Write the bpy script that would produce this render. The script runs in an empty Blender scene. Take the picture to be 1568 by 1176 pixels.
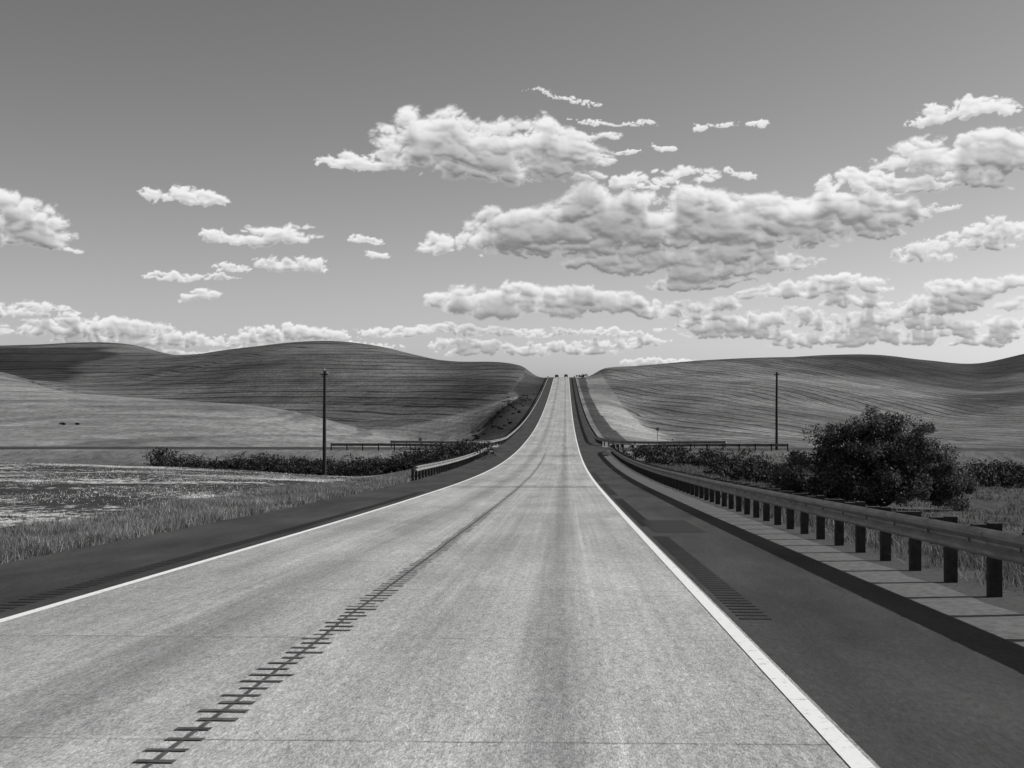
import bpy, math, random
import numpy as np
from mathutils import Vector, noise as mnoise
random.seed(4); rng=np.random.default_rng(7)
scene=bpy.context.scene
scene.view_settings.view_transform='Standard'
scene.view_settings.look='None'
scene.view_settings.exposure=0

# ---------------------------------------------------------------- helpers
class NT:
    def __init__(s,tree): s.t=tree; s.n=tree.nodes; s.l=tree.links
    def put(s,sock,v):
        if v is None: return
        if isinstance(v,bpy.types.NodeSocket): s.l.new(v,sock)
        else: sock.default_value=v
    def m(s,op,a,b=None,c=None,clamp=False):
        n=s.n.new('ShaderNodeMath'); n.operation=op; n.use_clamp=clamp
        s.put(n.inputs[0],a); s.put(n.inputs[1],b); s.put(n.inputs[2],c); return n.outputs[0]
    def v(s,op,a,b=None,c=None,out=0):
        n=s.n.new('ShaderNodeVectorMath'); n.operation=op
        s.put(n.inputs[0],a); s.put(n.inputs[1],b)
        if c is not None: s.put(n.inputs[2],c)
        return n.outputs[out]
    def comb(s,x=0.0,y=0.0,z=0.0):
        n=s.n.new('ShaderNodeCombineXYZ'); s.put(n.inputs[0],x); s.put(n.inputs[1],y); s.put(n.inputs[2],z); return n.outputs[0]
    def sep(s,a):
        n=s.n.new('ShaderNodeSeparateXYZ'); s.put(n.inputs[0],a); return n.outputs
    def noise(s,vec,scale=1.0,detail=4.0,rough=0.55,dist=0.0,color=False):
        n=s.n.new('ShaderNodeTexNoise'); s.put(n.inputs['Vector'],vec)
        n.inputs['Scale'].default_value=scale; n.inputs['Detail'].default_value=detail
        n.inputs['Roughness'].default_value=rough; n.inputs['Distortion'].default_value=dist
        return n.outputs[1] if color else n.outputs[0]
    def mr(s,val,a,b,c=0.0,d=1.0,smooth=True):
        n=s.n.new('ShaderNodeMapRange'); n.interpolation_type='SMOOTHSTEP' if smooth else 'LINEAR'
        s.put(n.inputs['Value'],val); s.put(n.inputs['From Min'],a); s.put(n.inputs['From Max'],b)
        s.put(n.inputs['To Min'],c); s.put(n.inputs['To Max'],d); return n.outputs[0]
    def mix(s,f,a,b):   # float mix
        n=s.n.new('ShaderNodeMix'); n.data_type='FLOAT'
        s.put(n.inputs[0],f); s.put(n.inputs[2],a); s.put(n.inputs[3],b); return n.outputs[0]
    def attr(s,name):
        n=s.n.new('ShaderNodeAttribute'); n.attribute_name=name; return n.outputs['Fac']
    def pos(s):
        return s.n.new('ShaderNodeNewGeometry').outputs['Position']
    def bump(s,h,strength=0.5,dist=0.02):
        n=s.n.new('ShaderNodeBump'); n.inputs['Strength'].default_value=strength; n.inputs['Distance'].default_value=dist
        s.put(n.inputs['Height'],h); return n.outputs[0]

def new_mat(name,rough=0.9,spec=0.3,metal=0.0):
    m=bpy.data.materials.new(name); m.use_nodes=True
    t=NT(m.node_tree); b=m.node_tree.nodes['Principled BSDF']
    b.inputs['Roughness'].default_value=rough; b.inputs['Metallic'].default_value=metal
    b.inputs['Specular IOR Level'].default_value=spec
    return m,t,b
def set_grey(t,b,val):
    g=t.n.new('ShaderNodeCombineColor')
    for i in range(3): t.put(g.inputs[i],val)
    t.l.new(g.outputs[0],b.inputs['Base Color']); return g.outputs[0]
def simple(name,val,rough=0.9,var=0.25,scale=6.0,metal=0.0,spec=0.3):
    m,t,b=new_mat(name,rough,spec,metal)
    n=t.noise(t.pos(),scale,5,0.6)
    set_grey(t,b,t.m('MULTIPLY',t.mr(n,0.25,0.75,1-var,1+var,False),val))
    return m

def mesh_np(name,verts,faces,mats=(),smooth=False,mat_idx=None,attrs=None):
    me=bpy.data.meshes.new(name)
    verts=np.asarray(verts,dtype=np.float32); faces=np.asarray(faces,dtype=np.int32)
    k=faces.shape[1]; M=len(faces)
    me.vertices.add(len(verts)); me.vertices.foreach_set('co',verts.ravel())
    me.loops.add(M*k); me.loops.foreach_set('vertex_index',faces.ravel())
    me.polygons.add(M); me.polygons.foreach_set('loop_start',np.arange(M,dtype=np.int32)*k)
    if mat_idx is not None: me.polygons.foreach_set('material_index',np.asarray(mat_idx,dtype=np.int32))
    me.polygons.foreach_set('use_smooth',np.full(M,smooth))
    for m in mats: me.materials.append(m)
    if attrs:
        for an,av in attrs.items():
            a=me.attributes.new(an,'FLOAT','POINT'); a.data.foreach_set('value',np.asarray(av,dtype=np.float32))
    me.update(calc_edges=True)
    o=bpy.data.objects.new(name,me); scene.collection.objects.link(o); return o

class Quads:
    def __init__(s): s.v=[]; s.f=[]; s.m=[]; s.n=0
    def quad(s,a,b,c,d,m=0):
        s.v+= [a,b,c,d]; s.f.append((s.n,s.n+1,s.n+2,s.n+3)); s.n+=4; s.m.append(m)
    def box(s,c,ax,ay,az,m=0):
        c=np.array(c,float); ax=np.array(ax,float); ay=np.array(ay,float); az=np.array(az,float)
        p=[c+i*ax+j*ay+k*az for k in(-1,1) for j in(-1,1) for i in(-1,1)]
        for f in((0,2,3,1),(4,5,7,6),(0,1,5,4),(2,6,7,3),(0,4,6,2),(1,3,7,5)):
            s.quad(*[tuple(p[i]) for i in f],m)
    def tube(s,pts,rad,sides=8,m=0,cap=True):
        pts=[np.array(p,float) for p in pts]; rings=[]
        for i,p in enumerate(pts):
            d=pts[min(i+1,len(pts)-1)]-pts[max(i-1,0)]; d/=np.linalg.norm(d)+1e-9
            a=np.cross(d,(0,0,1)) if abs(d[2])<.9 else np.cross(d,(1,0,0)); a/=np.linalg.norm(a); b=np.cross(d,a)
            rings.append([p+rad[i]*(math.cos(t)*a+math.sin(t)*b) for t in [2*math.pi*k/sides for k in range(sides)]])
        for i in range(len(rings)-1):
            for k in range(sides):
                k2=(k+1)%sides
                s.quad(tuple(rings[i][k]),tuple(rings[i][k2]),tuple(rings[i+1][k2]),tuple(rings[i+1][k]),m)
        if cap:
            for k in range(0,sides,2):
                s.quad(tuple(pts[-1]),tuple(rings[-1][k]),tuple(rings[-1][(k+1)%sides]),tuple(rings[-1][(k+2)%sides]),m)
    def obj(s,name,mats,smooth=False):
        return mesh_np(name,s.v,s.f,mats,smooth,s.m)

def hermite(xk,yk,x):
    xk=np.asarray(xk,float); yk=np.asarray(yk,float)
    h=np.diff(xk); dl=np.diff(yk,axis=-1)/h
    m=np.zeros_like(yk)
    m[...,1:-1]=(dl[...,:-1]*h[1:]+dl[...,1:]*h[:-1])/(h[1:]+h[:-1]); m[...,0]=dl[...,0]; m[...,-1]=dl[...,-1]
    x=np.clip(x,xk[0],xk[-1]); i=np.clip(np.searchsorted(xk,x)-1,0,len(xk)-2)
    t=(x-xk[i])/h[i]
    if yk.ndim==1: y0,y1,m0,m1=yk[i],yk[i+1],m[i],m[i+1]
    else:
        r=np.arange(len(x)); y0,y1,m0,m1=yk[r,i],yk[r,i+1],m[r,i],m[r,i+1]
    hh=h[i]
    return (2*t**3-3*t**2+1)*y0+(t**3-2*t**2+t)*hh*m0+(-2*t**3+3*t**2)*y1+(t**3-t**2)*hh*m1
def sst(a,b,x):
    t=np.clip((x-a)/(b-a),0,1); return t*t*(3-2*t)
_T=np.random.default_rng(99).random((512,512)).astype(np.float32)
def vnoise(x,y,seed=0):
    x=x+seed*37.3; y=y+seed*11.7
    xi=np.floor(x).astype(np.int64); yi=np.floor(y).astype(np.int64); fx=(x-xi).astype(np.float32); fy=(y-yi).astype(np.float32)
    fx=fx*fx*fx*(fx*(fx*6-15)+10); fy=fy*fy*fy*(fy*(fy*6-15)+10)
    a=_T[yi&511,xi&511]; b=_T[yi&511,(xi+1)&511]; c=_T[(yi+1)&511,xi&511]; d=_T[(yi+1)&511,(xi+1)&511]
    return (a*(1-fx)+b*fx)*(1-fy)+(c*(1-fx)+d*fx)*fy

# ---------------------------------------------------------------- terrain definition (metres, eye at z=0)
RY=[0,50,85,120,158,200,250,303,380,455,580,700,740,800,1000,1500,6000]
RZ=[-1.65,-3.82,-5.15,-6.15,-6.78,-7.0,-6.85,-6.15,-4.35,-2.1,2.6,7.0,7.55,7.2,3,-6,-20]
def road_z(y):
    y=np.asarray(y,float)
    return np.where(y<0,-1.65-0.0432*y,hermite(RY,RZ,y))
TY=[20,40,70,110,160,220,300,400,550,700,900,1300,2200,6000]
TE={ # vertical angle to the ground (units 1/2178 rad) at distances TY, for each bearing
-1.6:[-285,-185,-134,-112,-95,-60,-20,10,25,20,40,55,35,5],
-.6:[-285,-185,-134,-112,-95,-60,-20,12,28,22,40,60,35,5],
-.4:[-285,-185,-134,-113,-98,-66,-22,16,27,18,38,70,35,5],
-.31:[-285,-185,-135,-117,-102,-70,-28,-4,-30,0,36,72,35,5],
-.26:[-285,-185,-136,-121,-107,-74,-32,-12,-42,12,54,50,30,5],
-.22:[-285,-185,-138,-124,-112,-78,-36,-23,-52,30,68,50,28,5],
-.17:[-285,-185,-140,-130,-116,-84,-52,-46,-50,38,76,50,26,5],
-.14:[-285,-185,-142,-132,-118,-88,-62,-70,-38,38,72,45,25,5],
-.08:[-285,-185,-140,-130,-108,-88,-80,-66,-12,34,48,30,20,5],
-.035:[-285,-185,-140,-125,-100,-84,-60,-28,6,36,38,20,10,5],
-.012:[-285,-185,-140,-125,-98,-80,-50,-24,0,22,24,10,5,2],
.01:[-290,-200,-150,-125,-98,-80,-50,-24,0,24,24,8,5,2],
.025:[-300,-210,-155,-126,-98,-82,-58,-26,4,30,34,14,5,2],
.052:[-330,-225,-160,-126,-98,-82,-60,-32,8,35,40,20,8,2],
.107:[-360,-235,-164,-128,-98,-80,-54,-24,16,42,48,30,10,2],
.15:[-380,-240,-165,-129,-98,-80,-54,-24,14,44,52,34,12,2],
.22:[-390,-245,-164,-129,-102,-84,-62,-34,4,40,55,36,14,2],
.254:[-390,-245,-164,-129,-106,-88,-66,-38,0,32,47,34,14,2],
.286:[-390,-245,-164,-129,-108,-90,-66,-38,-2,28,44,32,14,2],
.322:[-390,-245,-164,-129,-110,-90,-64,-34,6,40,60,40,16,2],
.4:[-390,-245,-164,-129,-108,-84,-54,-20,20,54,80,50,20,2],
.8:[-390,-245,-164,-129,-105,-78,-48,-15,25,55,80,50,20,2],
1.6:[-390,-245,-164,-129,-105,-78,-48,-15,25,55,80,50,20,2]}
TU=sorted(TE.keys())
TAB=np.array([TE[u] for u in TU],float)
XL,XR=-8.7,5.7
def terrain(x,y,micro=True):
    x=np.asarray(x,float).ravel(); y=np.asarray(y,float).ravel()
    yy=np.maximum(y,20.0); ly=np.log(yy)
    cols=np.stack([hermite(np.log(TY),TAB[k],ly) for k in range(len(TU))],axis=1)
    e=hermite(TU,cols,x/yy)
    z=e/2178.0*yy+np.where(y<20,(20-y)*0.0432,0)
    out=np.maximum(np.maximum(XL-x,x-XR),0)
    z-=1.7*np.exp(-((y-143)/13.0)**2)*sst(3,14,out)*np.exp(-(np.abs(x)/90)**4)
    if micro:
        a=vnoise(x*.035+900,y*.02+900,1)*2-1; b=vnoise(x*.22+900,y*.16+900,3)*2-1
        c=vnoise(x*.011+900,y*.009+900,6)*2-1
        amp=np.clip(y/300,0.1,1.0)
        z+=(a*.35*amp+b*.09*np.clip(1.3-y/300,.3,1)+c*np.clip((y-200)/150,0,1.5))*sst(2,14,out)
    wc=(1-sst(5.5,14,np.abs(y-174)))*(1-sst(60,110,np.abs(x)))
    z=z*(1-wc)+(road_z(np.array([174.0]))[0]-0.05)*wc
    W=np.where(x<0,np.interp(y,[0,70,120,300,700],[5,6,10,15,16]),np.interp(y,[0,40,120,300,700],[9,10,10,16,17]))
    w=sst(0,1,out/W)
    base=road_z(y)-0.06-0.05*np.minimum(out,3)-np.where(out<=0,0.06,0)
    return base*(1-w)+z*w
def H(x,y): return float(terrain([x],[y])[0])

def grow(a,b,s0,g):
    r=[a]; s=s0
    while r[-1]<b: r.append(r[-1]+s); s*=g
    return r
xs=sorted(set([-v for v in grow(-XL,3600,0.35,1.020)]+[XL+0.01,-5,-2,2,XR-0.01]+grow(XR,3600,0.35,1.020)))
ys=[-v for v in grow(1,260,1.0,1.08)][::-1]+grow(0,6000,1.0,1.0105)
xs=np.array(xs); ys=np.array(ys)
nx,ny=len(xs),len(ys)
GX,GY=np.meshgrid(xs,ys); gx=GX.ravel(); gy=GY.ravel(); gz=terrain(gx,gy)
idx=np.arange(nx*ny).reshape(ny,nx)
F=np.stack([idx[:-1,:-1],idx[:-1,1:],idx[1:,1:],idx[1:,:-1]],-1).reshape(-1,4)
u=gx/np.maximum(gy,20)
wob=vnoise(gx*.02+900,gy*.012+900,9)*2-1
out=np.maximum(np.maximum(XL-gx,gx-XR),0)
tone=np.full(gx.shape,0.125)
left=gx<0
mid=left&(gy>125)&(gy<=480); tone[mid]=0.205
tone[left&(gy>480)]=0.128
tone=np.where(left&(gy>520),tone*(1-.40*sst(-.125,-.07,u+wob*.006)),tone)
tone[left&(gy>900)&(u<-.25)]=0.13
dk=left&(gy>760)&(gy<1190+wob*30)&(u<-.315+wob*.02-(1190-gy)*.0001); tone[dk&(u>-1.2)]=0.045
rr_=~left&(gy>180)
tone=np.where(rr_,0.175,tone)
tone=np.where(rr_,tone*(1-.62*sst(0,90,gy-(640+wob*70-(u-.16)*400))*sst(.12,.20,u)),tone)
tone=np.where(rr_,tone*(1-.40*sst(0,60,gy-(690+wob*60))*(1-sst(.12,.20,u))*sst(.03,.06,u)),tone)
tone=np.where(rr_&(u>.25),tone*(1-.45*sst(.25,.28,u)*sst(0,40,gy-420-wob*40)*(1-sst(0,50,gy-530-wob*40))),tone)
pale=~left&(gy>240)&(gy<420)&(out>1)&(out<15+wob*3); tone[pale]=0.25
stub=np.where(left&(gy<112+wob*10)&(out>3.2+wob*1.5),1.0,0.0)
tl=np.exp(-((gy-140)/20)**2)*sst(3,9,out)*(1-sst(40,70,np.abs(gx)))
tone=tone*(1-.85*tl)
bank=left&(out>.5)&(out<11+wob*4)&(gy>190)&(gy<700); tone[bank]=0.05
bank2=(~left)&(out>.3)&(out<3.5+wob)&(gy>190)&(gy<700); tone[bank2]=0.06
near_r=(~left)&(gy<140)&(out>0); tone[near_r]=0.07
tone[(out>0)&(out<1.0)&(gy<170)]=0.05
lines=np.where((gy>180)&(out>12),1.0,0.0)
lines=np.where(left&(gy<480),lines*.50,lines)
rmask=np.where((gx>0)&(gy>180),1.0,0.0)

# ---------------------------------------------------------------- materials
def terrain_mat():
    m,t,b=new_mat('field_ground',1.0,0.03)
    P=t.pos(); s=t.sep(P)
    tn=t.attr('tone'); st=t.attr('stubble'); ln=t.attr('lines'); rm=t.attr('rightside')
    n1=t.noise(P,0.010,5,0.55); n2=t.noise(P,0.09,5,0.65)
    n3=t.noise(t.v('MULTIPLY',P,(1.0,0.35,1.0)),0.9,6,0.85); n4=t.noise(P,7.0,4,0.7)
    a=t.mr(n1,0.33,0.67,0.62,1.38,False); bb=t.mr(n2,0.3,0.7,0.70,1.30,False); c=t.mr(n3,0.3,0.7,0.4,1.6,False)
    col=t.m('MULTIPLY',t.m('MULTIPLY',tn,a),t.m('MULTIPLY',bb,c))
    dn=t.noise(P,0.005,2,0.45); dn2=t.noise(P,0.03,2,0.4)
    base=t.m('ADD',s[2],t.m('ADD',t.m('MULTIPLY',dn,12.0),t.m('MULTIPLY',dn2,0.9)))
    baser=t.m('ADD',t.m('MULTIPLY',s[0],1.0),t.m('ADD',t.m('MULTIPLY',s[1],0.22),t.m('ADD',t.m('MULTIPLY',dn,60.0),t.m('MULTIPLY',dn2,3.0))))
    baser=t.m('MULTIPLY',baser,0.40)
    bs=t.mix(rm,base,baser)
    w=t.m('SINE',t.m('MULTIPLY',bs,2.6)); w2=t.m('SINE',t.m('MULTIPLY',bs,6.3)); w0=t.m('SINE',t.m('MULTIPLY',bs,0.75))
    brk=t.mr(t.noise(P,0.018,4,0.65),0.38,0.56,0.22,1.0); brk2=t.mr(t.noise(P,0.03,4,0.65),0.42,0.58,0.3,1.0)
    la=t.m('ADD',t.m('MULTIPLY',t.mr(w,0.70,0.96,0,1),t.m('MULTIPLY',brk,0.80)),t.m('MULTIPLY',t.mr(w2,0.1,0.95,0,1),t.m('MULTIPLY',brk2,0.46)))
    la=t.m('ADD',la,t.m('MULTIPLY',t.mr(w0,0.1,0.9,0,1),0.22))
    la=t.m('ADD',la,t.m('MULTIPLY',t.mr(t.m('SINE',t.m('MULTIPLY',bs,1.27)),0.98,1.0,0,1),0.40))
    la=t.m('MINIMUM',la,0.85)
    col=t.m('MULTIPLY',col,t.m('SUBTRACT',1.18,t.m('MULTIPLY',la,ln)))
    P2=t.v('MULTIPLY',P,(1.0,0.4,1.0))
    g=t.noise(P2,2.2,7,0.9); g2=t.noise(P,0.10,4,0.6)
    gl=t.mr(t.m('ADD',g,t.m('MULTIPLY',t.m('SUBTRACT',g2,0.5),0.7)),0.52,0.59,0.05,0.58)
    col=t.mix(st,col,gl)
    set_grey(t,b,col)
    hb=t.m('ADD',t.m('MULTIPLY',n3,0.6),t.m('MULTIPLY',n4,0.25))
    t.l.new(t.bump(hb,0.6,0.35),b.inputs['Normal'])
    return m
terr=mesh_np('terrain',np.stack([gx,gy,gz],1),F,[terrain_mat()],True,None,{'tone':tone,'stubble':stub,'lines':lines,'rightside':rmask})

def concrete_mat():
    m,t,b=new_mat('concrete_pavement',0.85,0.25)
    P=t.pos(); s=t.sep(P); x=s[0]; y=s[1]
    PS=t.v('MULTIPLY',P,(1.0,0.22,1.0))
    n1=t.noise(t.v('MULTIPLY',P,(0.5,0.07,1)),1.0,6,0.65); n2=t.noise(PS,20.0,6,0.95); n3=t.noise(PS,80.0,3,0.8)
    stre=t.noise(t.v('MULTIPLY',P,(8.0,0.05,0)),1.0,5,0.65); mot=t.noise(PS,2.0,4,0.6)
    col=t.m('MULTIPLY',t.mr(n1,0.3,0.7,0.78,1.22,False),t.mr(n2,0.3,0.7,0.45,1.55,False))
    col=t.m('MULTIPLY',col,t.mr(stre,0.3,0.7,0.84,1.16,False))
    col=t.m('MULTIPLY',col,t.mr(mot,0.3,0.7,0.90,1.10,False))
    col=t.m('MULTIPLY',col,t.mr(n3,0.3,0.7,0.65,1.35,False))
    wb=t.m('MULTIPLY',t.m('SUBTRACT',t.noise(t.v('MULTIPLY',P,(0,.05,0)),1.0,3),0.5),0.5)
    xw=t.m('ADD',x,wb)
    def band(cx,w,dk):
        d=t.m('ABSOLUTE',t.m('SUBTRACT',xw,cx)); return t.mr(d,0.0,w,dk,1.0)
    for cx,w,dk in((-0.12,0.42,0.68),(-3.35,0.7,0.70),(-1.15,0.5,0.93),(0.95,0.4,0.94),(-4.8,0.5,0.9)):
        col=t.m('MULTIPLY',col,band(cx,w,dk))
    slab=t.m('FLOOR',t.m('DIVIDE',t.m('ADD',y,0.9),4.57)); wn=t.n.new('ShaderNodeTexWhiteNoise'); wn.noise_dimensions='2D'
    lane=t.m('GREATER_THAN',x,-2.2); t.l.new(t.comb(slab,lane,0.0),wn.inputs['Vector'])
    col=t.m('MULTIPLY',col,t.mr(wn.outputs['Value'],0,1,0.93,1.07,False))
    ph=t.m('ABSOLUTE',t.m('SUBTRACT',t.m('FRACT',t.m('DIVIDE',t.m('ADD',t.m('ADD',y,0.9),t.m('MULTIPLY',n1,0.15)),4.57)),0.5))
    jb=t.mr(t.noise(P,1.3,4,0.7),0.4,0.6,0.5,0.85)
    j=t.mr(ph,0.5-0.006,0.5-0.0025,0.0,1.0); col=t.m('MULTIPLY',col,t.m('SUBTRACT',1.0,t.m('MULTIPLY',j,t.m('SUBTRACT',1.0,jb))))
    lj=t.mr(t.m('ABSOLUTE',t.m('SUBTRACT',x,0.31)),0.015,0.05,1.14,1.0); col=t.m('MULTIPLY',col,lj)
    # scattered dark stains, and darker cross bands in the dip
    sp=t.mr(t.noise(t.v('MULTIPLY',P,(1.6,0.6,1)),1.0,4,0.7),0.66,0.72,1.0,0.80); col=t.m('MULTIPLY',col,sp)
    pb=t.mr(t.m('ABSOLUTE',t.m('SUBTRACT',y,68.0)),1.6,2.2,0.70,1.0); col=t.m('MULTIPLY',col,pb)
    pb2=t.mr(t.m('ABSOLUTE',t.m('SUBTRACT',y,148.0)),4.0,5.0,0.82,1.0); col=t.m('MULTIPLY',col,pb2)
    set_grey(t,b,t.m('MULTIPLY',col,0.385))
    t.l.new(t.bump(n2,0.6,0.012),b.inputs['Normal'])
    return m
def asphalt_mat():
    m,t,b=new_mat('asphalt_shoulder',0.9,0.2)
    P=t.pos(); n1=t.noise(t.v('MULTIPLY',P,(0.8,0.15,1)),1.0,6,0.65); n2=t.noise(t.v('MULTIPLY',P,(1,.3,1)),24.0,5,0.8)
    col=t.m('MULTIPLY',t.mr(n1,0.3,0.7,0.5,1.6,False),t.mr(n2,0.25,0.75,0.5,1.55,False))
    set_grey(t,b,t.m('MULTIPLY',col,0.042)); t.l.new(t.bump(n2,0.5,0.01),b.inputs['Normal'])
    return m
def paint_mat():
    m,t,b=new_mat('white_road_paint',0.7,0.3)
    P=t.pos(); n=t.noise(P,9.0,5,0.75); n2=t.noise(P,40.0,3,0.7)
    w=t.mr(t.m('ADD',n,t.m('MULTIPLY',n2,0.3)),0.44,0.60,0.42,0.85)
    set_grey(t,b,w); return m
M_con=concrete_mat(); M_asp=asphalt_mat(); M_pnt=paint_mat()
M_grv=simple('shoulder_gravel',0.05,1.0,0.7,14.0)
M_grv2=simple('rumble_groove',0.085,1.0,0.7,8.0)
M_tar=simple('tar_seal',0.08,0.8,0.6,5.0)
M_pale=simple('sunlit_gravel_edge',0.115,0.95,0.5,9.0)  # worn gravel, paled to paint in the sunlit patches under the rail
M_rs=simple('shoulder_groove',0.015,1.0,0.3,10.0)

# ---------------------------------------------------------------- road
ry=ys[(ys<=1500)]
rz=road_z(ry)
Q=Quads()
def strip(x0,x1,dz,mat,y0=-1e9,y1=1e9,wob0=0.0,wob1=0.0):
    k=[i for i in range(len(ry)) if y0<=ry[i]<=y1]
    yy=[ry[i] for i in k]; zz=[rz[i] for i in k]
    def wb(y,a,s): return a*mnoise.noise(Vector((y*.9,s,0)))+a*.6*mnoise.noise(Vector((y*3.1,s,2))) if a and y<200 else 0
    for i in range(len(k)-1):
        Q.quad((x0+wb(yy[i],wob0,1),yy[i],zz[i]+dz),(x1+wb(yy[i],wob1,5),yy[i],zz[i]+dz),
               (x1+wb(yy[i+1],wob1,5),yy[i+1],zz[i+1]+dz),(x0+wb(yy[i+1],wob0,1),yy[i+1],zz[i+1]+dz),mat)
def zr(y): return float(np.interp(y,ry,rz))
strip(-8.5,-5.45,-0.006,1,wob0=0.2)
strip(1.5,3.95,-0.006,1)
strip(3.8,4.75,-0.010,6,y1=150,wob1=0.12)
strip(3.8,4.75,-0.010,1,y0=150)
strip(4.45,6.0,-0.016,3,y1=166)
strip(-5.62,1.66,0.0,0)
strip(-5.62,-5.5,0.005,2)
strip(1.5,1.63,0.005,2)
def patch(x0,x1,ya,yb,dz,mat,sk=0.0):
    br=[ya]+[v for v in ry if ya<v<yb]+[yb]
    for a,b_ in zip(br[:-1],br[1:]):
        Q.quad((x0,a,zr(a)+dz),(x1,a+sk,zr(a+sk)+dz),(x1,b_+sk,zr(b_+sk)+dz),(x0,b_,zr(b_)+dz),mat)
# wandering tar-sealed centre joint
y=0.0; xo=-2.2
while y<700:
    st_=.8 if y<120 else 4
    x2=-2.2+.03*mnoise.noise(Vector((y*.4,3,0)))
    br=[y]+[v for v in ry if y<v<y+st_]+[y+st_]
    for a,b_ in zip(br[:-1],br[1:]):
        fa=(a-y)/st_; fb=(b_-y)/st_; xa=xo+(x2-xo)*fa; xb=xo+(x2-xo)*fb
        Q.quad((xa-.018,a,zr(a)+.004),(xa+.018,a,zr(a)+.004),(xb+.018,b_,zr(b_)+.004),(xb-.018,b_,zr(b_)+.004),5)
    xo=x2; y+=st_
y=3.0
while y<150:
    j=random.uniform(-.015,.015)
    patch(-2.31+j+random.uniform(-.04,.03),-2.06+j+random.uniform(-.05,.05),y,y+random.uniform(.05,.09),0.008,4); y+=0.30
for (a,b_) in((14.4,29),(33,52),(56,74),(78,100)):
    y=a
    while y<b_:
        patch(1.76,2.08,y,y+0.13,0.0,7); y+=0.30
y=12
while y<60:
    patch(-6.2,-5.9,y,y+0.12,0.0,7); y+=0.30
patch(1.9,3.0,30.5,36,-0.002,7)
zc=float(road_z(np.array([174.0]))[0])
for xa,xb in((-90,-60),(-60,-30),(-30,-8.4),(4.7,30),(30,60),(60,90)):
    za=H(xa,174) if abs(xa)>60 else zc-0.04; zb=H(xb,174) if abs(xb)>60 else zc-0.04
    Q.quad((xa,170.5,za+.02),(xb,170.5,zb+.02),(xb,178,zb+.02),(xa,178,za+.02),1)
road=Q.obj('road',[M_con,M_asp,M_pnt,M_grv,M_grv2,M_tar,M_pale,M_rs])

# ---------------------------------------------------------------- guardrails
def galv():
    m,t,b=new_mat('galvanised_steel',0.55,0.5,0.6)
    n=t.noise(t.v('MULTIPLY',t.pos(),(1,0.4,3)),3.0,6,0.7)
    set_grey(t,b,t.mr(n,0.3,0.7,0.12,0.34,False)); return m
M_gal=galv(); M_wood=simple('weathered_timber_post',0.04,0.95,0.5,9.0)
def resample(path,step):
    P=[np.array(p,float) for p in path]; d=[0]
    for a,b_ in zip(P[:-1],P[1:]): d.append(d[-1]+np.linalg.norm(b_-a))
    n=int(d[-1]/step); s=np.linspace(0,n*step,n+1)
    return np.stack([np.interp(s,d,[p[0] for p in P]),np.interp(s,d,[p[1] for p in P])],1)
PROF=[(0.0,.50),(-.03,.515),(-.083,.545),(-.083,.585),(-.02,.645),(-.02,.675),(-.083,.735),(-.083,.775),(-.03,.805),(0,.82),(.012,.815)]
def guardrail(path,side,step=0.9525,post_every=2,name='guardrail',endcap=True):
    S=resample(path,step); q=Quads(); rings=[]
    zt=terrain(S[:,0],S[:,1],False); zroad=road_z(S[:,1])
    inside=(S[:,0]>-9.2)&(S[:,0]<6.2); zb=np.where(inside,zroad,zt)
    zb=np.convolve(np.pad(zb,2,'edge'),np.ones(5)/5,'valid')
    for i in range(len(S)):
        a=S[max(i-1,0)]; b_=S[min(i+1,len(S)-1)]; d=(b_-a)/np.linalg.norm(b_-a)
        n=np.array([d[1],-d[0]])*side
        rings.append([(S[i][0]+n[0]*o,S[i][1]+n[1]*o,zb[i]+h) for o,h in PROF])
        if i%post_every==0:
            w=.065; c=S[i]+n*.27; g=float(zt[i])-.3
            dd=(d[0]*w,d[1]*w,0); nn=(n[0]*.075,n[1]*.075,0)
            jit=random.uniform(-.012,.02)
            q.box((c[0],c[1],(g+zb[i]+.84+jit)/2),dd,nn,(0,0,(zb[i]+.84+jit-g)/2),1)
            c2=S[i]+n*.10
            q.box((c2[0],c2[1],zb[i]+.665),(d[0]*.06,d[1]*.06,0),(n[0]*.094,n[1]*.094,0),(0,0,.175),1)
            c3=S[i]-n*.03; q.box((c3[0],c3[1],zb[i]+.66),(d[0]*.02,d[1]*.02,0),(n[0]*.012,n[1]*.012,0),(0,0,.02),0)
    for i in range(len(rings)-1):
        for k in range(len(PROF)-1):
            q.quad(rings[i][k],rings[i+1][k],rings[i+1][k+1],rings[i][k+1],0)
        if i%4==1:
            for k in range(len(PROF)-1):
                A=np.array(rings[i]); B=np.array(rings[i+1]); a=S[i];b_=S[i+1]; d=(b_-a)/np.linalg.norm(b_-a); n=np.array([d[1],-d[0],0])*side
                A2=A*.75+B*.25-n*.005; B2=A*.42+B*.58-n*.005
                q.quad(tuple(A2[k]),tuple(B2[k]),tuple(B2[k+1]),tuple(A2[k+1]),0)
    if endcap:
        d=(S[1]-S[0])/np.linalg.norm(S[1]-S[0]); n=np.array([d[1],-d[0]])*side
        prev=rings[0]
        for t in range(1,7):
            an=t/6*math.pi*.9; off=-d*math.sin(an)*.16+n*(1-math.cos(an))*.16
            cur=[(p[0]+off[0],p[1]+off[1],p[2]) for p in rings[0]]
            for k in range(len(PROF)-1): q.quad(prev[k],cur[k],cur[k+1],prev[k+1],0)
            prev=cur
    return q.obj(name,[M_gal,M_wood])
guardrail([(4.78,-11.6),(4.78,156),(5.1,161),(6.2,165),(8.5,167.6),(12,168.8),(27,169.3)],1)
guardrail([(-8.35,80),(-8.35,156),(-8.7,161),(-9.8,165),(-12,167.6),(-15,168.8),(-28,169.3)],-1)
guardrail([(20,179.2),(9,180),(6,182),(4.6,187),(4.1,196),(4.1,700)],1,1.905,1)
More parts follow.
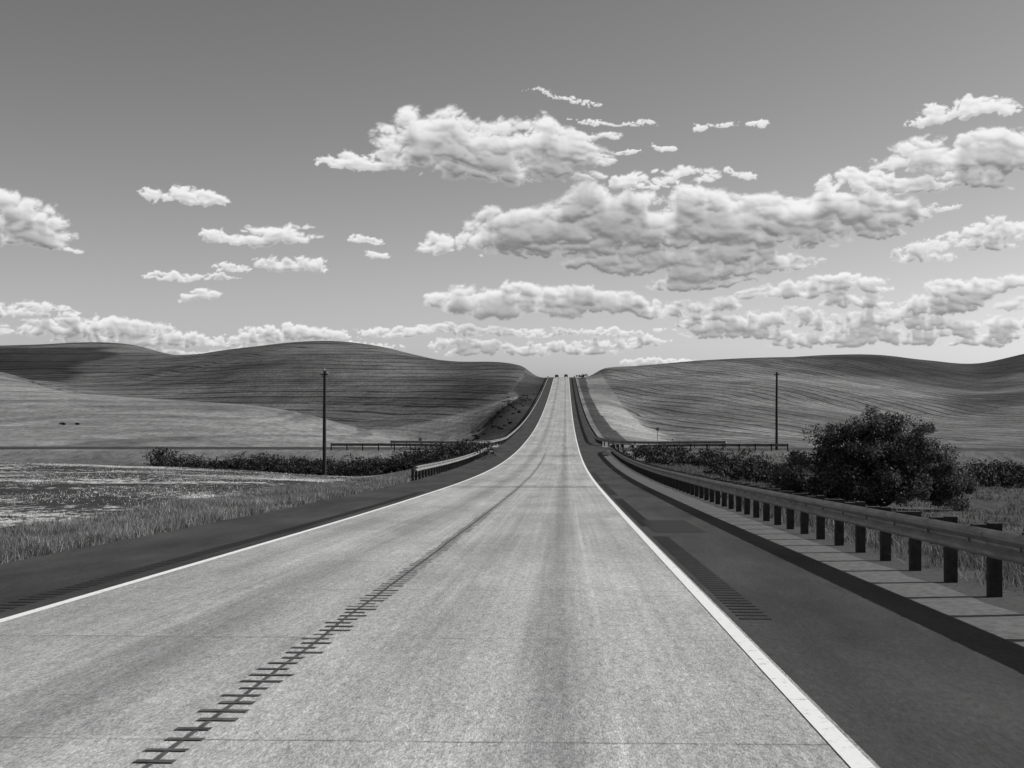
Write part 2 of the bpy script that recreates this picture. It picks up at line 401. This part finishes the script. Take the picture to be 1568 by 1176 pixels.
guardrail([(-22,179.2),(-12,180),(-9.6,182),(-8.6,187),(-8.2,196),(-8.2,700)],-1,1.905,1)

# ---------------------------------------------------------------- foliage / grass
def leaf_mat(name,lo,hi,trans=0.3):
    m,t,b=new_mat(name,0.7,0.25)
    g=t.n.new('ShaderNodeNewGeometry'); r=g.outputs['Random Per Island']
    n=t.noise(g.outputs['Position'],0.9,3,0.6)
    v=t.m('MULTIPLY',t.mr(r,0,1,lo,hi,False),t.mr(n,0.35,0.65,0.55,1.5,False))
    c=set_grey(t,b,v)
    tr=t.n.new('ShaderNodeBsdfTranslucent'); t.l.new(c,tr.inputs['Color'])
    mx=t.n.new('ShaderNodeMixShader'); mx.inputs[0].default_value=trans
    t.l.new(b.outputs[0],mx.inputs[1]); t.l.new(tr.outputs[0],mx.inputs[2])
    t.l.new(mx.outputs[0],t.n['Material Output'].inputs['Surface']); return m
M_leaf=leaf_mat('shrub_leaf',0.02,0.15); M_dleaf=leaf_mat('dark_brush_leaf',0.006,0.045,0.15)
M_grass=leaf_mat('dry_grass',0.07,0.34,0.35); M_bark=simple('bark',0.05,0.95,0.4,12.0)
M_straw=leaf_mat('straw',0.15,0.7,0.3); M_dgrass=leaf_mat('dull_grass',0.04,0.2,0.3)

def leaves(centers,radii,n,size):
    k=rng.integers(0,len(centers),n)
    c=np.array(centers)[k]; r=np.array(radii)[k]
    d=rng.normal(size=(n,3)); d/=np.linalg.norm(d,axis=1)[:,None]
    rad=rng.random(n)**0.4
    p=c+d*rad[:,None]*r
    a=rng.normal(size=(n,3)); a/=np.linalg.norm(a,axis=1)[:,None]
    b_=np.cross(a,d+rng.normal(size=(n,3))*.6); b_/=np.linalg.norm(b_,axis=1)[:,None]
    s=size*(0.5+rng.random(n))[:,None]
    v=np.stack([p-a*s,p-b_*s*.45,p+a*s,p+b_*s*.45],1).reshape(-1,3)
    f=np.arange(n*4).reshape(-1,4); return v,f
def shrub(name,base,lobes,nclump,n,size,mat,clump=0.45):
    cs=[];rs=[]
    L=np.array(lobes,float); wgt=(L[:,3]*L[:,5]); wgt/=wgt.sum()
    for _ in range(nclump):
        l=L[rng.choice(len(L),p=wgt)]; d=rng.normal(size=3); d/=np.linalg.norm(d)
        rr=rng.uniform(.35,1.0); c=l[:3]+d*l[3:]*rr
        if c[2]<0.15: c[2]=rng.uniform(.1,.5)
        cs.append(c+np.array(base)); k=clump*rng.uniform(.5,1.35); rs.append((k*1.1,k*1.1,k*.85))
    v,f=leaves(cs,rs,n,size)
    v2,f2=leaves(cs,[(a*1.4,b_*1.4,c*1.4) for a,b_,c in rs],n//12,size*.8)
    f=np.concatenate([f,f2+len(v)]); v=np.concatenate([v,v2])
    midx=np.zeros(len(f),int)
    q=Quads(); B=np.array(base,float); stems=[]
    for _ in range(9):
        tp=cs[rng.integers(len(cs))]; j=B+np.array([rng.uniform(-.4,.4),rng.uniform(-.4,.4),-.2])
        mdl=(j+tp)/2+rng.normal(size=3)*.2; q.tube([j,(j+mdl)/2+rng.normal(size=3)*.06,mdl,tp],[.11,.08,.05,.02],6); stems.append(mdl)
    for _ in range(60):
        tp=cs[rng.integers(len(cs))]; s0=stems[rng.integers(len(stems))]
        q.tube([s0,(s0+tp)/2+rng.normal(size=3)*.12,tp],[.035,.02,.008],4,cap=False)
    qv=np.array(q.v); qf=np.array(q.f); f=np.concatenate([f,qf+len(v)]); v=np.concatenate([v,qv]); midx=np.concatenate([midx,np.ones(len(qf),int)])
    return mesh_np(name,v,f,[mat,M_bark],False,midx)

bx,by=13.4,62.0; bz=H(bx,by)
shrub('large_shrub',(bx,by,bz),[(-.3,0,2.7,1.7,1.7,1.6),(-1.4,0,2.3,1.5,1.5,1.5),(1.0,.2,2.6,1.6,1.5,1.5),(.0,.2,3.4,1.5,1.2,.8),(-2.9,0,1.4,1.3,1.4,1.2),(2.3,0,1.5,1.6,1.4,1.4),(0,-.5,1.0,2.8,1.8,1.0),(3.4,0.3,.9,1.1,1,.9),(-3.8,.3,.6,.7,.8,.6)],260,62000,0.065,M_leaf,0.48)
def scatter_brush(name,pts,n,size,mat):
    cs=[];rs=[]
    for (x,y,s) in pts:
        z=H(x,y)
        for _ in range(7):
            k=s*rng.uniform(.25,.6)
            cs.append((x+rng.normal()*s*.55,y+rng.normal()*s*.4,z+s*rng.uniform(.1,.75))); rs.append((k,k,k*.8))
    v,f=leaves(cs,rs,n,size); return mesh_np(name,v,f,[mat],False)
U=rng.uniform
pts=[(-9.8-28*rng.random()**1.3,U(120,160),U(.9,2.1)) for _ in range(210)]
scatter_brush('creek_brush',pts,100000,0.11,M_dleaf)
pts=[(U(7,60),U(120,160),U(.8,1.8)) for _ in range(170)]
scatter_brush('creek_brush',pts,70000,0.11,M_dleaf)
pts=[(U(22,40),U(88,110),U(.6,1.3)) for _ in range(60)]+[(U(10,15),U(75,105),U(.6,1.4)) for _ in range(18)]
scatter_brush('roadside_brush',pts,36000,0.1,M_dleaf)
pts=[(U(-20,-11),U(240,500),U(.15,.5)) for _ in range(60)]+[(-15,430,1.9),(-17,436,1.7),(-13,440,1.4)]
scatter_brush('bank_brush',pts,16000,0.13,M_dleaf)
pts=[(7,705,1.5),(8.4,705,1.8)]
scatter_brush('bank_brush',pts,1600,0.16,M_dleaf)
for x,y in((-88,246),(-85.7,247)):
    scatter_brush('small_bush',[(x,y,.45),(x,y,.4)],500,0.08,M_dleaf)

def blades(name,x,y,h,w,mat,lean=0.35):
    n=len(x); z=terrain(x,y)
    ang=rng.uniform(0,2*math.pi,n); a2=rng.uniform(0,2*math.pi,n); ln=rng.normal(size=n)*lean
    dx=np.cos(ang)*w; dy=np.sin(ang)*w
    b=np.stack([x,y,z-.03],1); side=np.stack([dx,dy,0*dx],1)
    top=b+np.stack([np.cos(a2)*ln*h,np.sin(a2)*ln*h,h],1)
    midp=b+(top-b)*.55+np.array([0,0,1])*(h*.06)[:,None]
    v6=np.stack([b-side,b+side,midp+side*.7,top,midp-side*.7,midp],1).reshape(-1,3); i=np.arange(n)*6
    F_=np.concatenate([np.stack([i,i+1,i+2,i+4],1),np.stack([i+5,i+2,i+3,i+4],1)])
    return mesh_np(name,v6,F_,[mat],False)
def clumpy(n,x0,x1,y0,y1,k=40,s=.25,ypow=1.5):
    m=n//k; cx=rng.uniform(x0,x1,m); cy=y0+(y1-y0)*rng.random(m)**ypow
    x=np.repeat(cx,k)+rng.normal(size=m*k)*s; y=np.repeat(cy,k)+rng.normal(size=m*k)*s; return x,y
x,y=clumpy(110000,-12.3,-8.9,14,120,24,.3)
x=np.minimum(x,-8.6-rng.random(len(x))*.25); hh=rng.uniform(.08,.26,len(x))*(0.45+1.1*vnoise(x*.5+99,y*.3+99,2)); blades('verge_grass',x,y,hh,.004+y*.00012,M_grass,.6)
n=70000; y=18+95*rng.random(n)**1.3; x=-11.0-rng.random(n)*(y*.42+4)
keep=vnoise(x*.35+300,y*.2+300,5)+rng.random(n)*.5>.72; x=x[keep]; y=y[keep]; n=len(x)
row=np.round(x/.6)*.6+rng.normal(size=n)*.12; blades('stubble',row,y,rng.uniform(.03,.11,n),.007+y*.0002,M_straw,.9)
x,y=clumpy(60000,5.5,12,10,130,30,.25)
x=np.maximum(x,5.35); blades('verge_grass',x,y,rng.uniform(.12,.45,len(x)),.006+y*.00015,M_dgrass,.5)
x,y=clumpy(36000,12,40,35,125,30,.4,1.0)
blades('pasture_grass',x,y,rng.uniform(.08,.22,len(x)),.010+y*.0002,M_dgrass,.6)

# ---------------------------------------------------------------- utility poles, markers
M_pole=simple('utility_pole_timber',0.03,0.95,0.35,4.0); M_por=simple('insulator',0.3,0.3,0.1,5.0)
M_sign=simple('sign_back_aluminium',0.16,0.5,0.15,4.0,0.4)
def utility_pole(x,y,h):
    z=H(x,y); q=Quads()
    q.tube([(x,y,z-.5),(x,y,z+h*.5),(x+.03,y,z+h)],[.17,.145,.115],12,0)
    q.box((x,y-.14,z+h-.3),(.32,0,0),(0,.05,0),(0,0,.05),0)
    for dx in(-.27,.27): q.tube([(x+dx,y-.14,z+h-.25),(x+dx,y-.14,z+h-.17),(x+dx,y-.14,z+h-.06)],[.045,.06,.03],8,1)
    q.tube([(x,y,z+h),(x,y,z+h+.12),(x,y,z+h+.22)],[.05,.06,.03],8,1)
    q.tube([(x-.2,y-.1,z+h-.33),(x-.1,y-.13,z+h-.5),(x,y-.13,z+h-.7)],[.02,.02,.02],6,0)
    return q.obj('utility_pole',[M_pole,M_por])
utility_pole(-20.1,118,1.75-H(-20.1,118))
utility_pole(25.2,171,2.35-H(25.2,171))
def marker(x,y,h,w,ph,name='road_marker_post'):
    z=H(x,y); q=Quads(); q.box((x,y,z+h/2-.1),(.035,0,0),(0,.03,0),(0,0,h/2+.1),0)
    q.box((x,y-.045,z+h-ph/2),(w/2,0,0),(0,.008,0),(0,0,ph/2),1)
    return q.obj(name,[M_pole,M_sign])
marker(11.4,86,1.3,.25,.45); marker(15.2,236,2.2,.5,.5,'traffic_sign'); marker(-21,205,2.2,.5,.6,'traffic_sign'); marker(-13,158,1.4,.25,.4)

# ---------------------------------------------------------------- distant cars on the crest
M_car=simple('car_paint',0.05,0.3,0.05,2.0); M_glass=simple('car_glass',0.02,0.1,0.05,2.0); M_tyre=simple('tyre',0.02,0.9,0.1,2.0)
def car(x,y):
    z=zr(y)+.02; q=Quads()
    prof=[(-2.2,.35),(-2.25,.8),(-1.9,.95),(-1.2,1.0),(-.6,1.5),(.9,1.55),(1.7,1.05),(2.2,.95),(2.25,.35)]
    n=len(prof)
    for i in range(n):
        a=prof[i]; b_=prof[(i+1)%n]
        wa=.88 if a[1]<1.2 else .68; wb=.88 if b_[1]<1.2 else .68
        mt=1 if (max(a[1],b_[1])>1.4 and min(a[1],b_[1])<1.2) else 0
        q.quad((x-wa,y+a[0],z+a[1]),(x+wa,y+a[0],z+a[1]),(x+wb,y+b_[0],z+b_[1]),(x-wb,y+b_[0],z+b_[1]),mt)
    for s in(-1,1):
        q.quad(*[(x+s*.88,y+p[0],z+p[1]) for p in(prof[0],prof[1],prof[7],prof[8])],0)
        q.quad(*[(x+s*(.88 if p[1]<1.2 else .68),y+p[0],z+p[1]) for p in(prof[3],prof[4],prof[5],prof[6])],1)
        q.quad(*[(x+s*.88,y+p[0],z+p[1]) for p in(prof[1],prof[2],prof[6],prof[7])],0)
        for wy in(-1.4,1.4):
            q.tube([(x+s*.7,y+wy,z+.33),(x+s*.9,y+wy,z+.33)],[.33,.33],10,2)
    return q.obj('car',[M_car,M_glass,M_tyre])
car(-4.3,690); car(0.2,705)

# ---------------------------------------------------------------- sun, sky
AZ=math.radians(76); EL=math.radians(31)
sv=Vector((math.sin(AZ)*math.cos(EL),math.cos(AZ)*math.cos(EL),math.sin(EL)))
sd=bpy.data.lights.new('sun','SUN'); sd.energy=4.6; sd.angle=math.radians(.5); sd.color=(1,.995,.985)
so=bpy.data.objects.new('sun',sd); so.rotation_euler=sv.to_track_quat('Z','Y').to_euler(); so.location=(200,100,200); scene.collection.objects.link(so)

world=bpy.data.worlds.new('World'); scene.world=world; world.use_nodes=True
t=NT(world.node_tree); bg=t.n['Background']
sky=t.n.new('ShaderNodeTexSky'); sky.sky_type='NISHITA'; sky.sun_disc=False; sky.sun_elevation=EL; sky.sun_rotation=AZ
sky.altitude=700; sky.air_density=1.0; sky.dust_density=1.6; sky.ozone_density=1.0
sc=t.n.new('ShaderNodeSeparateColor'); t.l.new(sky.outputs[0],sc.inputs[0])
bw=t.m('ADD',t.m('MULTIPLY',sc.outputs[0],0.85),t.m('MULTIPLY',sc.outputs[1],0.10))   # monochrome film, orange filter
bw=t.m('MULTIPLY',t.m('POWER',t.m('DIVIDE',bw,1.5),1.22),1.46)                         # film contrast
g=t.n.new('ShaderNodeCombineColor')
for i in range(3): t.l.new(bw,g.inputs[i])
t.l.new(g.outputs[0],bg.inputs['Color']); bg.inputs['Strength'].default_value=0.10

# ---------------------------------------------------------------- cumulus clouds, light and shade baked in: glowing far shell at 12 km
k=2178.0
CL=[(-200,388,72,44),(-176,372,100,36),(-70,385,112,32),(0,395,50,16),(-126,350,130,30),(-60,362,110,26),(-286,355,70,15),(-356,358,26,9),
(-835,278,66,28),(-835,248,62,26),(-581,299,48,13),(-531,240,36,10),(-456,244,60,18),(-526,192,28,7),(-441,199,50,11),(-600,178,34,7),(-548,176,30,7),(-560,146,26,8),
(-316,233,18,7),(-299,210,18,5),
(-201,232,38,18),(-76,248,88,36),(34,262,84,42),(60,238,130,32),(144,256,125,40),(200,246,120,34),(254,272,90,42),(250,245,130,30),(344,272,84,36),(444,275,74,30),(414,244,76,18),(-6,216,110,16),(184,226,230,22),(400,262,110,24),
(99,318,46,13),(184,331,44,15),(259,343,20,6),
(94,196,76,20),(224,194,112,20),(314,192,46,12),(204,168,72,11),
(-126,138,66,24),(-80,134,90,24),(-36,135,112,26),(40,135,90,20),(84,133,72,15),(134,122,26,11),
(594,420,66,14),(534,408,26,6),(584,355,102,26),(674,366,70,22),(424,328,64,17),(480,322,60,14),(564,316,76,15),(630,345,80,20),(554,278,20,5),
(660,244,66,15),(544,210,56,14),(600,225,56,11),
(204,128,62,19),(244,104,76,14),(334,148,74,14),(404,160,66,13),(424,134,42,13),(470,112,60,10),(330,110,60,10),(280,88,90,9),
(634,164,76,16),(604,136,96,16),(534,128,60,11),(514,104,86,11),(640,92,70,13),(554,80,104,13),(384,76,60,10),(464,84,70,10),(700,112,50,14),(420,98,60,9),
(-86,66,92,11),(-226,90,84,8),(-146,94,66,7),(-426,90,84,10),(14,66,74,11),(94,76,54,10),(134,46,48,6),(-40,90,80,7),(60,92,60,6),(-150,72,60,8),
(-776,98,140,16),(-836,124,66,10),(-686,100,56,11),(-596,80,54,11),(-506,78,66,9),(-380,84,50,7),(-700,78,80,8),(-480,62,80,7),(-640,60,60,7),(-320,72,60,6),
(20,449,50,4),(84,422,38,5),(204,420,24,6),(264,420,14,5),(134,378,20,5),(76,370,18,5),
(900,300,80,30),(880,150,120,20),(-1020,150,100,20),(-1100,320,60,20),(1100,420,120,40),(-1300,220,120,30),(1200,200,130,24)]
da=0.00062
azv=np.concatenate([np.arange(-1.0,-.46,da*2.5),np.arange(-.46,.40,da),np.arange(.40,1.0,da*2.5)])
elv=np.concatenate([np.arange(-.002,.235,da*.9),np.arange(.235,.30,da*2.5)])
AZG,ELG=np.meshgrid(azv,elv)
def bandfbm(X,Y,el,seed,rough=.6,octs=10,billow=False,k0off=-1.2,fmax=0.8):
    k0=np.log2(1.0/(np.maximum(el,0)+.030))+k0off
    tot=np.zeros(X.shape,np.float32); ws=np.zeros(X.shape,np.float32)
    for o in range(octs):
        fr=4.0*2**o; kk=o-k0
        w=np.where(kk<0,np.clip(1+kk,0,1),rough**np.maximum(kk,0)).astype(np.float32)
        w*= (fr*da<fmax)
        v=vnoise(X*fr+500,Y*fr*1.5+500,seed+o)
        if billow: v=1-np.abs(v*2-1)
        tot+=w*v; ws+=w
    return tot/np.maximum(ws,1e-5)
sc_=(ELG.clip(0)+.03)
wx=(bandfbm(AZG,ELG,ELG,20,.66,11)-.5)*sc_*.34; wy=(bandfbm(AZG,ELG,ELG,40,.66,11)-.5)*sc_*.15
QX=(AZG+wx).astype(np.float32); QY=(ELG+wy).astype(np.float32)
cr_=np.random.default_rng(33)
puffs=[]
for (U_,S_,a,b_) in CL:
    A=math.atan(U_/k); E=math.atan(S_/k*math.cos(A)); a=a/k*1.04; b=b_/k*1.06
    n=int(9+7.0*a/b)
    ph=cr_.uniform(0,9)
    for _ in range(n):
        xx=cr_.uniform(-1,1); env=math.sqrt(max(1-xx*xx,0.02))
        lump=.78+.22*math.sin(xx*5.0*a/b*.35+ph)*cr_.uniform(.6,1)
        top=env*lump; bot=-.72*env**.5
        yy=bot+(top-bot)*cr_.random()
        r=b*cr_.uniform(.28,.52)*(0.5+.5*env)
        X0=A+xx*a; Y0=E+yy*b
        Y0=max(Y0,E-.85*b+r*.7)
        dz=cr_.uniform(0,.3)*r
        puffs.append((X0,Y0,r,dz,b,1.8))
        for _ in range(3):
            th=cr_.uniform(-.4,math.pi+.4) ; r2=r*cr_.uniform(.30,.52)
            puffs.append((X0+math.cos(th)*r*.95*1.6,max(Y0+math.sin(th)*r*.85,E-.85*b+r2*.7),r2,dz+r*.35*cr_.random(),b,1.4))
    for _ in range(int(n*.25)):
        xx=cr_.uniform(-1.25,1.25); puffs.append((A+xx*a,E+cr_.uniform(-.8,.6)*b,b*cr_.uniform(.08,.18),0,b*.6,2.2))
Hh=np.zeros(AZG.shape,np.float32); Dp=np.full(AZG.shape,-2.0,np.float32)
for (X0,Y0,r,dz,b,sx) in puffs:
    m=.02+r*1.6
    c0,c1=np.searchsorted(azv,[X0-m*1.6,X0+m*1.6]); r0,r1=np.searchsorted(elv,[Y0-m,Y0+m])
    if c1-c0<2 or r1-r0<2: continue
    sl=(slice(r0,r1),slice(c0,c1))
    X=(QX[sl]-X0)/(r*sx); Y=(QY[sl]-Y0)/r
    Y=np.where(Y<0,Y*1.15,Y)
    d2=X*X+Y*Y; d=np.sqrt(d2)
    hgt=np.where(d<1,np.sqrt(np.maximum(1-d2,0))*r+dz,0).astype(np.float32)
    c=Hh[sl]; kk=.4*r; hh=np.clip(.5+.5*(hgt-c)/kk,0,1); Hh[sl]=np.where(d<1.02,np.maximum(c+(hgt-c)*hh+kk*hh*(1-hh)*.5,c),c)
    np.maximum(Dp[sl],((1-d)*r/(b*.42)).astype(np.float32),out=Dp[sl])
n_b=bandfbm(AZG,ELG,ELG,60,.58,11,True,-.4); n_f=bandfbm(AZG,ELG,ELG,80,.70,11,False,.2)
big=vnoise(AZG*3+77,ELG*9+77,5)
side=sst(.52,.7,np.abs(AZG))
Dp=np.maximum(Dp,np.where(side>0,-1.0+side*(sst(.5,.8,big)*1.3),-2))
dens=Dp*.95+.05+(n_b-.56)*.60+(n_f-.5)*1.15
alpha=sst(-.06,.46,dens)
body=sst(0.05,.60,dens)
acc=np.zeros(len(azv),np.float32); T=np.zeros_like(body)
for i in range(len(elv)-1,-1,-1):
    de=(elv[min(i+1,len(elv)-1)]-elv[max(i-1,0)])/2
    ell=0.095*max(elv[i],0)+.0026
    acc=acc*math.exp(-de/ell)+body[i]*de/ell
    T[i]=acc
    acc=.9*acc+.05*np.roll(acc,1)+.05*np.roll(acc,-1)
base_lit=1-sst(.22,.92,T+(n_b-.5)*.35)
hs=Hh+sc_*(n_b*.018+n_f*.018)*(Dp>-1)
def blur(a):
    return (a+np.roll(a,1,0)+np.roll(a,-1,0)+np.roll(a,1,1)+np.roll(a,-1,1))/5
hs=blur(blur(blur(hs)))
gy_=np.gradient(hs,elv,axis=0); gx_=np.gradient(hs,azv,axis=1)
inv=1/np.sqrt(1+gx_**2+gy_**2)
nl=(-gx_*.25-gy_*.85+.45)*inv
nl=np.clip(blur(nl),-.6,1)
soft=sst(.0,.10,ELG)
sh=np.clip(.62*base_lit+.38*sst(-.45,.95,nl)+ .08*(n_f-.5)*2,0,1)
lum=.20+.72*sh
edge=.42+.42*base_lit
lum=lum*body+(1-body)*edge
lum=lum*(.80+.20*soft)+.14*(1-soft)
lum=np.clip(lum,.19,.94)
R=12000.0
ca=np.cos(ELG); VX=R*ca*np.sin(AZG); VY=R*ca*np.cos(AZG); VZ=R*np.sin(ELG)
nr,nc=AZG.shape; ii=np.arange(nr*nc).reshape(nr,nc)
A4=np.maximum(np.maximum(alpha[:-1,:-1],alpha[:-1,1:]),np.maximum(alpha[1:,1:],alpha[1:,:-1]))
FF=np.stack([ii[:-1,:-1],ii[:-1,1:],ii[1:,1:],ii[1:,:-1]],-1)[A4>.004]
used=np.unique(FF); remap=np.full(nr*nc,-1,np.int64); remap[used]=np.arange(len(used))
cm=bpy.data.materials.new('cloud_baked_shade'); cm.use_nodes=True; ct=NT(cm.node_tree); ct.n.remove(ct.n['Principled BSDF'])  # emission shows cloud shading baked per vertex, the sun lamp doesn't light it
em=ct.n.new('ShaderNodeEmission'); gg=ct.n.new('ShaderNodeCombineColor'); lv=ct.attr('brightness')
for i in range(3): ct.l.new(lv,gg.inputs[i])
ct.l.new(gg.outputs[0],em.inputs['Color']); tp=ct.n.new('ShaderNodeBsdfTransparent'); mx=ct.n.new('ShaderNodeMixShader')
ct.l.new(ct.attr('cover'),mx.inputs[0]); ct.l.new(tp.outputs[0],mx.inputs[1]); ct.l.new(em.outputs[0],mx.inputs[2])
ct.l.new(mx.outputs[0],ct.n['Material Output'].inputs['Surface'])
try: cm.cycles.emission_sampling='NONE'
except Exception as e: print(e)
V=np.stack([VX.ravel(),VY.ravel(),VZ.ravel()],1)[used]
mesh_np('clouds',V,remap[FF],[cm],True,None,{'brightness':lum.ravel()[used],'cover':(alpha*.96).ravel()[used]})

# ---------------------------------------------------------------- camera
cd=bpy.data.cameras.new('camera'); cd.sensor_width=36; cd.lens=50.0; cd.clip_start=0.1; cd.clip_end=20000
co=bpy.data.objects.new('camera',cd); co.location=(0,0,0); co.rotation_euler=(math.radians(90.316),0,math.radians(2.156))
scene.collection.objects.link(co); scene.camera=co
